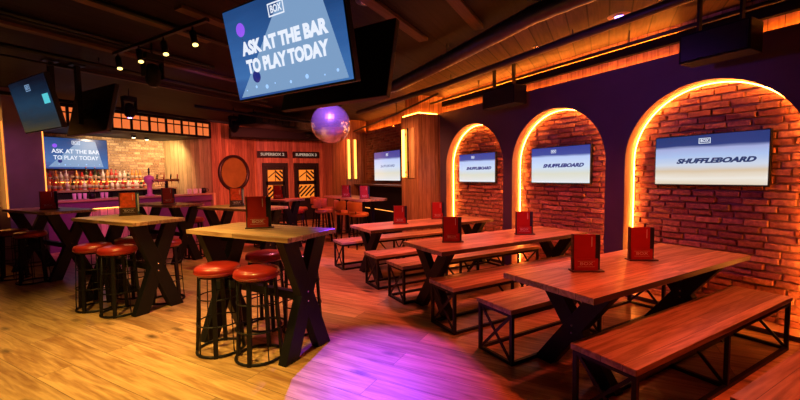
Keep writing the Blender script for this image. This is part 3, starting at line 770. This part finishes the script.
# ================================================================== BAR
root = empty('bar_counter', P1, A58, 'long bar counter with a violet front and a timber top', 'bar counter')
MB().box(-4.3, -0.10, -0.12, 0.50, 1.06, 1.105).build('counter_top', 'bar_surface', root, bevel=0.005)
MB().box(-4.3, -0.10, -0.09, 0.02, 0.90, 1.06).build('fascia', 'purple_panel', root)
MB().box(-4.3, -0.10, -0.02, 0.40, 0.0, 0.90).build('front_panel', 'purple_panel', root)
MB().box(-3.15, -1.8, -0.05, -0.02, 0.12, 0.89).build('lit_timber_panel', 'timber_pink', root)
MB().box(-4.3, -0.10, 0.1, 0.5, 0.40, 1.05).build('counter_body', 'black_matt', root)
MB().tube([(-3.15, -0.08, 0.885), (-1.8, -0.08, 0.885)], 0.006, 6).build('counter_light', 'led_yellow', root)
root = empty('back_bar', P1, A58, 'back bar with black fridges and bottle shelves against the brick', 'back bar')
MB().box(-4.6, -0.32, 1.30, 1.85, 0, 1.24).build('fridge_body', 'black_matt', root)
MB().box(-4.6, -0.32, 1.25, 1.85, 1.24, 1.29).build('worktop', 'bar_surface', root, bevel=0.004)
MB().box(-4.5, -0.95, 1.62, 1.84, 1.50, 1.53).build('shelf', 'bar_surface', root)
for k in range(5):
    MB().box(-4.5 + k * 0.82, -3.75 + k * 0.82, 1.285, 1.30, 0.35, 1.20).build('fridge_door', 'black_plastic', root)
MB().tube([(-4.5, 1.62, 1.49), (-0.95, 1.62, 1.49)], 0.006, 6).build('shelf_light', 'led_yellow', root)

# canopy with glowing lattice windows
root = empty('bar_canopy', P1, A58, 'black canopy over the bar with glowing orange lattice windows', 'canopy')
b = MB()
z0, z1 = 2.72, 3.18; yb0, yb1 = -0.03, 0.03
b.box(-5.1, 0, yb0, yb1, z0, z0 + 0.06); b.box(-5.1, 0, yb0, yb1, z1 - 0.05, z1)
pitch = 0.425
k = 0
while -k * pitch > -5.0:
    b.box(-k * pitch - 0.05, -k * pitch, yb0, yb1, z0, z1); k += 1
b.build('frame', 'black_timber', root)
MB().box(-5.1, 0, 0.03, 0.32, z0, z0 + 0.03).build('soffit_board', 'black_timber', root)
k = 0
while -(k + 1) * pitch > -5.0:
    x1_, x0_ = -k * pitch - 0.05, -(k + 1) * pitch
    pn = MB().box(x0_, x1_, 0.008, 0.016, z0 + 0.06, z1 - 0.05).build('window_pane', 'window_glow', root)
    xm = (x0_ + x1_) / 2
    b = MB(); b.box(xm - .009, xm + .009, -0.01, 0.008, z0 + .06, z1 - .05); b.box(x0_, x1_, -0.012, 0.008, z1 - .175, z1 - .145)
    b.build('glazing_bars', 'black_timber', pn)
    k += 1

# porthole in the timber beside the bar
t = empty('porthole_mirror', bar_pt(0.74, -0.002, 1.70), A58, 'round amber porthole in a dark frame on the timber wall beside the bar', 'porthole')
n = 40; b = MB(); pr = [(0.56, 0.0), (0.56, -0.07), (0.52, -0.09), (0.48, -0.07), (0.48, 0.0)]
vs = [(r_ * math.cos(2 * PI * k / n), d_, r_ * math.sin(2 * PI * k / n)) for r_, d_ in pr for k in range(n)]
b.add(vs, [(i * n + k, i * n + (k + 1) % n, (i + 1) * n + (k + 1) % n, (i + 1) * n + k) for i in range(4) for k in range(n)], True); b.build('round_frame', 'frame_timber', t)
MB().add([(0.485 * math.cos(2 * PI * k / n), -0.012, 0.485 * math.sin(2 * PI * k / n)) for k in range(n)] + [(0.485 * math.cos(2 * PI * k / n), -0.002, 0.485 * math.sin(2 * PI * k / n)) for k in range(n)],
         [tuple(range(n)), tuple(reversed(range(n, 2 * n)))] + [(k, n + k, n + (k + 1) % n, (k + 1) % n) for k in range(n)]).build('amber_disc', 'porthole_disc', t)

# bottles
def make_bottle(mat, h, r, neck, cap):
    t = empty('bottle', (0, 0, -5))
    MB().lathe([(r * .9, 0), (r, .01), (r, h * .55), (r * .85, h * .62), (neck, h * .72), (neck, h * .94)], 10).build('glass_body', mat, t)
    MB().lathe([(neck * 1.15, h * .94), (neck * 1.15, h)], 8).build('cap', cap, t)
    MB().lathe([(r * 1.02, h * .15), (r * 1.02, h * .42)], 10).build('paper_label', 'paper_label', t)
    return t
protos = [(make_bottle('bottle_red', .29, .04, .014, 'black_plastic'), 'red bottle on the back bar', 'red bottles on the back bar'),
          (make_bottle('bottle_amber', .31, .038, .014, 'brass'), 'amber spirit bottle on the back bar', 'amber bottles on the back bar'),
          (make_bottle('bottle_clear', .27, .042, .015, 'chrome'), 'clear pale bottle on the back bar', 'clear bottles on the back bar'),
          (make_bottle('bottle_dark', .32, .037, .013, 'bottle_red'), 'dark green bottle on the back bar', 'dark bottles on the back bar')]
used = [False] * 4
rb_ = random.Random(5)
for row, (o_, z_, s0, s1, st) in enumerate(((1.72, 1.53, -4.3, -1.05, 0.10), (1.42, 1.29, -4.3, -0.95, 0.12), (1.57, 1.29, -4.25, -0.9, 0.12))):
    s_ = s0
    while s_ < s1:
        if not (row == 0 and rb_.random() < 0.05):
            i = rb_.choices((0, 1, 2, 3), (0.42, 0.28, 0.2, 0.1) if s_ > -2.6 else (0.2, 0.4, 0.3, 0.1))[0]
            pr_, lab, grp = protos[i]
            t = pr_ if not used[i] else copy_tree(pr_)
            used[i] = True
            place(t, bar_pt(s_, o_ + rb_.uniform(-.02, .02), z_), rb_.uniform(0, 6), lab, 'bottle', grp)
            t.scale = (1, 1, rb_.uniform(.78, 1.12))
        s_ += st * rb_.uniform(0.85, 1.15)

def make_glass():
    t = MB().lathe([(0.028, 0), (0.03, .01), (0.038, .14), (0.035, .14), (0.027, .012)], 12).build('drinking_glass', 'glassware'); return t
g0 = None
for s_, o_, lab, grp in [(-3.35 + .1 * k, 0.12, 'empty glass standing on the bar top at the left', 'glasses on the left of the bar top') for k in range(3)] + [(-2.80 + .09 * k, 0.15, 'upturned clear glass on the bar top near the middle', 'glasses near the middle of the bar top') for k in range(2)] + [(-0.70 + .09 * k, 0.10 + .05 * (k % 2), 'empty glass at the right end of the bar top', 'glasses at the right end of the bar top') for k in range(5)]:
    t = make_glass() if g0 is None else g0.copy()
    if g0 is None: g0 = t
    else: COL.objects.link(t)
    t.location = bar_pt(s_, o_, 1.105); tag(t, lab, 'glass', grp)
t = empty('cutlery_caddy', bar_pt(-3.0, 0.15, 1.105), 0, 'dark caddy of straws between the glasses on the bar', 'caddy')
MB().lathe([(0.06, 0), (0.065, .12)], 14).build('pot', 'black_plastic', t)
b = MB()
for k in range(7): b.tube([(0.03 * math.cos(k), 0.03 * math.sin(k), .05), (0.06 * math.cos(k), 0.06 * math.sin(k), .22)], .005, 5)
b.build('straws', 'black_plastic', t)
t = empty('jug', bar_pt(-0.22, 0.12, 1.105), 0, 'dark round jug at the right end of the bar', 'jug')
MB().lathe([(0.05, 0), (0.08, .06), (0.075, .12), (0.05, .16)], 16).build('body', 'black_plastic', t)
MB().ring(0.04, 0, 0.008, 14).build('handle', 'black_plastic', t, loc=(0.09, 0, .09), rot=(PI / 2, 0, 0))
# beer taps
t = empty('beer_font', bar_pt(-1.72, 0.15, 1.105), A58, 'pink column beer font on the bar', 'beer tap')
MB().lathe([(0.11, 0), (0.11, .02), (0.055, .05), (0.06, .30), (0.12, .36), (0.12, .50), (0.03, .54)], 18).build('column', 'tap_pink', t)
MB().bar((0, -.10, .42), (0, -.18, .36), .025, .025).build('spout', 'chrome', t)
MB().lathe([(0.012, .54), (0.022, .60), (0.022, .70), (0.008, .73)], 10).build('handle', 'black_plastic', t)
t = empty('beer_font', bar_pt(-1.28, 0.15, 1.105), A58, 'dark T-bar beer font with several taps, right of the pink one', 'beer tap')
MB().lathe([(0.09, 0), (0.09, .02), (0.04, .04), (0.04, .38)], 14).build('column', 'black_steel', t)
MB().tube([(-.34, 0, .40), (.34, 0, .40)], 0.035, 12).build('cross_bar', 'brass', t)
for k in range(4):
    x = -.27 + .18 * k
    h_ = MB().tube([(x, -.05, .43), (x, -.07, .56)], 0.016, 8).build('tap_handle', 'red_leather' if k % 2 else 'black_plastic', t)
    MB().tube([(x, -.03, .40), (x, -.10, .36), (x, -.10, .30)], 0.01, 8).build('spout', 'chrome', t)

# ================================================================== TABLES AND BENCHES
def xlegs(root, along, c0, half, ztop, thick=0.11, depth=0.075, z0=0.0, feet=None):
    """an X of two crossed beams; the X spreads along `along` ('x' or 'y') at position c0 on the other axis"""
    feet = feet or half
    for s_ in (-1, 1):
        b = MB()
        hw = thick / 2 * 1.12
        if along == 'y':
            pr = [(c0, -s_ * feet - hw, z0), (c0, -s_ * feet + hw, z0), (c0, s_ * half + hw, ztop), (c0, s_ * half - hw, ztop)]
            off = depth / 2; sh = 0.001 * s_
            vs = [(x - off + sh, y, z) for x, y, z in pr] + [(x + off + sh, y, z) for x, y, z in pr]
        else:
            pr = [(-s_ * feet - hw, c0, z0), (-s_ * feet + hw, c0, z0), (s_ * half + hw, c0, ztop), (s_ * half - hw, c0, ztop)]
            off = depth / 2; sh = 0.001 * s_
            vs = [(x, y - off + sh, z) for x, y, z in pr] + [(x, y + off + sh, z) for x, y, z in pr]
        b.add(vs, [(0, 1, 2, 3), (7, 6, 5, 4), (0, 4, 5, 1), (1, 5, 6, 2), (2, 6, 7, 3), (3, 7, 4, 0)])
        lg = b.build('leg', 'black_timber', root, bevel=0.004)
        bb = MB()
        for zz in (z0 + (ztop - z0) * .46, z0 + (ztop - z0) * .54):
            if along == 'y': bb.tube([(c0 - depth / 2 - .006, 0, zz), (c0 - depth / 2 + .002, 0, zz)], .009, 8)
            else: bb.tube([(0, c0 - depth / 2 - .006, zz), (0, c0 - depth / 2 + .002, zz)], .009, 8)
        if s_ > 0: bb.build('bolts', 'chrome', lg)

def make_dining(lx):
    t = empty('dining_table', (0, 0, 0))
    MB().box(-1.19, 1.19, -0.39, 0.39, 0.715, 0.76).build('tabletop', 'oak_top', t, bevel=0.004)
    for x in (-lx, lx): xlegs(t, 'y', x, 0.26, 0.715, 0.15, 0.09, feet=0.27)
    MB().box(-lx, lx, -0.03, 0.03, 0.65, 0.714).build('stretcher', 'black_timber', t)
    return t
for i, (y, lab) in enumerate(((1.84, 'long oak table in front of the nearest arch, the closest of the three'), (3.545, 'long oak table in front of the middle arch'), (5.375, 'long oak table in front of the farthest arch by the pillar'))):
    t = make_dining(0.82 if i == 0 else 1.02)
    place(t, ((3.41, 3.47, 3.54)[i], y, 0), 0, lab, 'table', 'long oak tables at the arches')

def make_bench():
    t = empty('bench', (0, 0, 0))
    L2, W2 = 1.19, 0.205; q = 0.028
    MB().box(-L2, L2, -W2, W2, 0.425, 0.465).build('seat', 'oak_top', t, bevel=0.004)
    fx = L2 - 0.03; fy = W2 - 0.02
    for x in (-fx, 0, fx):
        for y in (-fy, fy):
            MB().box(x - q / 2, x + q / 2, y - q / 2, y + q / 2, 0, 0.424).build('leg', 'black_steel', t)
        b = MB()
        b.bar((x, -fy + q / 2, 0.03), (x, fy - q / 2, 0.40), 0.012, 0.022, (1, 0, 0)); b.bar((x, fy - q / 2, 0.03), (x, -fy + q / 2, 0.40), 0.012, 0.022, (1, 0, 0))
        b.build('cross_brace', 'black_steel', t)
        for zz in (0.0, 0.424 - q): MB().box(x - q / 2, x + q / 2, -fy + q / 2, fy - q / 2, zz, zz + q).build('end_rail', 'black_steel', t)
    for y in (-fy, fy):
        for a_, b_ in ((-fx, 0), (0, fx)):
            for zz in (0.0, 0.424 - q): MB().box(a_ + q / 2, b_ - q / 2, y - q / 2, y + q / 2, zz, zz + q).build('long_rail', 'black_steel', t)
    b = MB(); b.bar((0.04, fy, 0.03), (0.35, fy, 0.40), 0.012, 0.02, (0, 1, 0)); b.bar((-0.04, fy, 0.03), (-0.35, fy, 0.40), 0.012, 0.02, (0, 1, 0))
    b.build('diagonal_brace', 'black_steel', t)
    return t
b0 = make_bench()
for i, (x, y, lab) in enumerate(((3.44, 0.56, 'oak bench cut off by the bottom right corner'), (3.31, 1.335, 'oak bench on the camera side of the nearest table'), (3.42, 2.36, 'oak bench on the far side of the nearest table'),
                              (3.40, 3.08, 'oak bench on the near side of the middle table'), (3.43, 4.10, 'oak bench on the far side of the middle table'),
                              (3.43, 4.80, 'oak bench on the near side of the farthest long table'), (3.42, 6.06, 'oak bench on the far side of the farthest long table, by the pillar'))):
    t = b0 if i == 0 else copy_tree(b0)
    place(t, (x, y, 0), 0, lab, 'bench', 'oak benches at the long tables')

# ---- standing tables
def make_poseur(L_, W_):
    t = empty('poseur_table', (0, 0, 0))
    MB().box(-W_ / 2, W_ / 2, -L_ / 2, L_ / 2, 1.03, 1.07).build('tabletop', 'oak_top_y', t, bevel=0.004)
    for y in (-L_ / 2 + .13, L_ / 2 - .13): xlegs(t, 'x', y, W_ * .32, 1.03, 0.14, 0.09, feet=W_ * .34)
    MB().box(-.03, .03, -L_ / 2 + .18, L_ / 2 - .18, 0.47, 0.54).build('stretcher', 'black_timber', t)
    return t
PT = [(0.62, 3.72, 1.29, 0.61, 0, 'large oak standing table in the centre foreground'),
      (-0.60, 5.80, 1.40, 0.60, 0, 'oak standing table left of the foreground one, with orange-lit stools'),
      (-1.93, 8.40, 1.65, 0.66, 0, 'shadowed standing table at the far left beside the column'),
      (-0.28, 8.62, 1.45, 0.62, 0, 'standing table behind, between the bar counter and the second table'),
      (0.86, 6.78, 1.40, 0.66, 0, 'standing table in the middle distance with an orange menu, behind the foreground one')]
for (x, y, L_, W_, _, lab) in PT:
    t = make_poseur(L_, W_); place(t, (x, y, 0), A58, lab, 'table', 'standing tables with crossed black legs')
t = make_poseur(0.9, 0.6); place(t, (1.85, 8.55, 0), A58, 'small violet-lit standing table before the left lattice door', 'table', 'standing tables with crossed black legs')
# high table by the alcove
t = empty('high_table', (3.75, 8.9, 0), 0, 'long high timber table in front of the alcove television', 'table')
b = MB(); n = 12; W2, L2 = .36, 1.25
prof = [(-W2, -L2 + .15), (-W2 + .15, -L2), (W2 - .15, -L2), (W2, -L2 + .15), (W2, L2), (-W2, L2)]
b.add([(x, y, 0.98) for x, y in prof] + [(x, y, 1.025) for x, y in prof], [tuple(reversed(range(6))), tuple(range(6, 12))] + [(k, (k + 1) % 6, 6 + (k + 1) % 6, 6 + k) for k in range(6)])
b.build('tabletop', 'oak_top_y', t, bevel=0.004)
for y in (-0.8, 0.8):
    for x in (-.12, .12): MB().box(x - .035, x + .035, y - .05, y + .05, 0, .98).build('leg', 'black_timber', t)

# ---- round red stools with wire cages
def make_stool(leather='red_leather'):
    t = empty('bar_stool', (0, 0, 0))
    MB().lathe([(0.15, .695), (0.175, .70), (0.19, .72), (0.192, .745), (0.18, .77), (0.14, .782), (0.05, .786)], 28).build('seat', leather, t)
    b = MB(); b.ring(0.188, .722, .006, 28); b.build('seat_piping', leather, t)
    for k in range(4):
        a = PI / 4 + k * PI / 2; p = Vector((math.cos(a), math.sin(a), 0))
        MB().bar(p * .155 + Vector((0, 0, .70)), p * .195, .035, .022, (-math.sin(a), math.cos(a), 0)).build('leg', 'black_steel', t)
    for z_, r_, th in ((.014, .195, .012), (.27, .186, .007), (.50, .172, .006)):
        MB().ring(r_, z_, th, 32).build('hoop', 'black_steel', t)
    for k in range(4):
        a = k * PI / 2; p = Vector((math.cos(a), math.sin(a), 0))
        MB().tube([p * .165 + Vector((0, 0, .70)), p * .193 + Vector((0, 0, .015))], .005, 6).build('rod', 'black_steel', t)
    MB().lathe([(0.16, .68), (0.165, .695)], 24).build('seat_base', 'black_steel', t)
    return t
st0 = make_stool()
SG = 'round red leather stools with wire cages'
for i, (x, y, rz, lab) in enumerate([
    (0.53, 3.42, .2, 'round red stool nearest the camera at the foreground standing table'),
    (0.25, 3.75, .5, 'round red stool at the left of the foreground standing table'),
    (0.72, 4.10, .9, 'round red stool behind the nearest one under the foreground table'),
    (1.02, 3.82, .1, 'round red stool mostly hidden behind the right crossed legs of the foreground table'),
    (-0.95, 5.78, .3, 'round stool at the left end of the second standing table, seat lit orange'),
    (-0.67, 5.42, .6, 'round stool at the front of the second standing table, seat lit orange'),
    (-0.22, 5.66, .0, 'round red stool at the right of the second standing table'),
    (-0.60, 6.12, .8, 'round red stool tucked behind the second standing table'),
    (-2.02, 7.80, .2, 'dim round stool in front of the shadowed table by the column'),
    (-2.36, 8.28, .2, 'dim round stool left of the shadowed table, against the column'),
    (-0.72, 8.62, .2, 'round stool left of the table nearest the bar counter'),
    (0.18, 8.50, .2, 'round stool right of the table nearest the bar counter'),
    (2.05, 9.35, .2, 'bright red stool right of the small violet-lit table'),
    (2.30, 8.95, .5, 'bright red stool nearest the camera by the small violet-lit table'),
    (1.55, 8.95, .5, 'round stool left behind the small violet-lit table')]):
    t = st0 if i == 0 else copy_tree(st0)
    place(t, (x, y, 0), rz, lab, 'stool', SG)

# ---- orange high chairs with low backs
def make_highchair():
    t = empty('bar_chair', (0, 0, 0))
    MB().lathe([(0.17, .68), (0.21, .69), (0.22, .73), (0.20, .765), (0.10, .775)], 24).build('seat', 'orange_leather', t)
    b = MB(); n = 14; vs = []
    for k in range(n + 1):
        a = R(-75) + R(150) * k / n + PI / 2
        for r_, z_ in ((.215, .80), (.235, .80), (.245, 1.0), (.225, 1.0)):
            vs.append((r_ * math.cos(a), r_ * math.sin(a), z_))
    fs = []
    for k in range(n):
        for j in range(4): fs.append((k * 4 + j, k * 4 + (j + 1) % 4, (k + 1) * 4 + (j + 1) % 4, (k + 1) * 4 + j))
    fs += [(3, 2, 1, 0), (n * 4, n * 4 + 1, n * 4 + 2, n * 4 + 3)]
    b.add(vs, fs, True); b.build('backrest', 'orange_leather', t, bevel=0.006)
    for a in (R(50), R(130)):
        MB().tube([(.19 * math.cos(a), .19 * math.sin(a), .69), (.228 * math.cos(a), .228 * math.sin(a), .85)], .01, 8).build('back_post', 'black_steel', t)
    for k in range(4):
        a = PI / 4 + k * PI / 2; p = Vector((math.cos(a), math.sin(a), 0))
        MB().bar(p * .15 + Vector((0, 0, .69)), p * .24, .028, .028).build('leg', 'black_steel', t)
    MB().ring(.205, .28, .009, 24).build('foot_ring', 'black_steel', t)
    return t
h0 = make_highchair()
for i, (x, y, rz, lab) in enumerate([
    (3.28, 7.55, R(100), 'orange bar chair closest to the camera at the high table'),
    (3.20, 8.15, R(90), 'orange bar chair second along the high table'),
    (2.95, 8.85, R(70), 'orange bar chair pulled out left of the high table, nearest the door'),
    (3.18, 9.42, R(95), 'orange bar chair farther back along the high table'),
    (2.62, 9.85, R(60), 'orange bar chair at the left rear before the right lattice door'),
    (3.30, 10.3, R(90), 'orange bar chair at the far end of the high table')]):
    t = h0 if i == 0 else copy_tree(h0)
    place(t, (x, y, 0), rz, lab, 'chair', 'orange bar chairs at the high table')

# ---- menu holders
def make_menu(style):
    t = empty('menu_holder', (0, 0, 0))
    MB().box(-.125, .125, -.045, .045, 0, .012).build('base', 'menu_holder', t, bevel=0.002)
    card, side = {'red': ('menu_red', 'menu_navy'), 'orange': ('menu_orange', 'menu_blue')}[style]
    MB().box(-.105, .062, -.016, -.008, .012, .30).build('red_menu' if style == 'red' else 'orange_menu', card, t)
    m2 = MB().box(-.02, .105, -.004, .008, .012, .295).build('side_menu', side, t)
    MB().box(.085, .098, -.006, -.004, .05, .28).build('edge_stripe', 'menu_navy' if style == 'red' else 'print_white', m2)
    MB().box(-.118, -.106, -.02, .012, .012, .302).build('upright', 'menu_holder', t)
    fr = MB().box(-.105, .080, -.028, -.020, .012, .105).build('front_plate', 'menu_red' if style == 'red' else 'menu_holder', t)
    text('BOX SOCIAL'[:3], .035, 'print_white', fr, 'plate_lettering', (-.012, -.0285, .065), (PI / 2, 0, 0), .0003, width=.10)
    b = MB()
    b.box(-.08, .055, -.0288, -.028, .085, .087); b.box(-.08, .055, -.0288, -.028, .040, .042)
    b.build('plate_rule', 'print_white', fr)
    b = MB(); b.box(.03, .036, -.0168, -.016, .20, .28); b.build('menu_mark', 'print_white', t)
    return t
mr, mo = make_menu('red'), make_menu('orange')
T, Cc = .7605, 1.0705
MEN = [(2.80, 1.90, T, -32, 'r', 'red menu in a stand on the nearest long table, the left of its two'),
       (3.56, 1.88, T, -32, 'r', 'red menu in a stand on the nearest long table, the right one nearer the arch'),
       (2.74, 3.57, T, -32, 'r', 'red menu in a stand on the middle long table, toward the room'),
       (3.86, 3.50, T, -32, 'r', 'red menu in a stand on the middle long table, toward the arch'),
       (3.07, 5.37, T, -30, 'r', 'red menu in a stand on the farthest long table, toward the room'),
       (3.98, 5.60, T, -30, 'r', 'red menu in a stand on the farthest long table, beside the pillar'),
       (0.63, 3.79, Cc, -18, 'r', 'dark red menu in a stand on the large foreground standing table'),
       (-0.60, 6.16, Cc, 5, 'o', 'orange and blue menu on the second standing table from the left'),
       (-0.22, 8.55, Cc, 20, 'r', 'red menu on the standing table closest to the bar counter'),
       (-1.90, 8.35, Cc, 5, 'r', 'dim red menu on the shadowed table by the column'),
       (0.80, 6.85, Cc, 0, 'o', 'orange menu on the standing table in the middle distance'),
       (1.85, 8.6, Cc, -10, 'r', 'magenta-lit menu on the small table before the left lattice door'),
       (3.55, 8.9, 1.0255, -20, 'r', 'red menu at the far part of the high table'),
       (3.62, 7.95, 1.0255, -25, 'r', 'red menu on the near end of the high table, under the alcove television')]
fr_, fo_ = True, True
for x, y, z_, rz, k, lab in MEN:
    if k == 'r':
        t = mr if fr_ else copy_tree(mr); fr_ = False
    else:
        t = mo if fo_ else copy_tree(mo); fo_ = False
    place(t, (x, y, z_), R(rz), lab, 'menu', 'menus in stands on the tables')
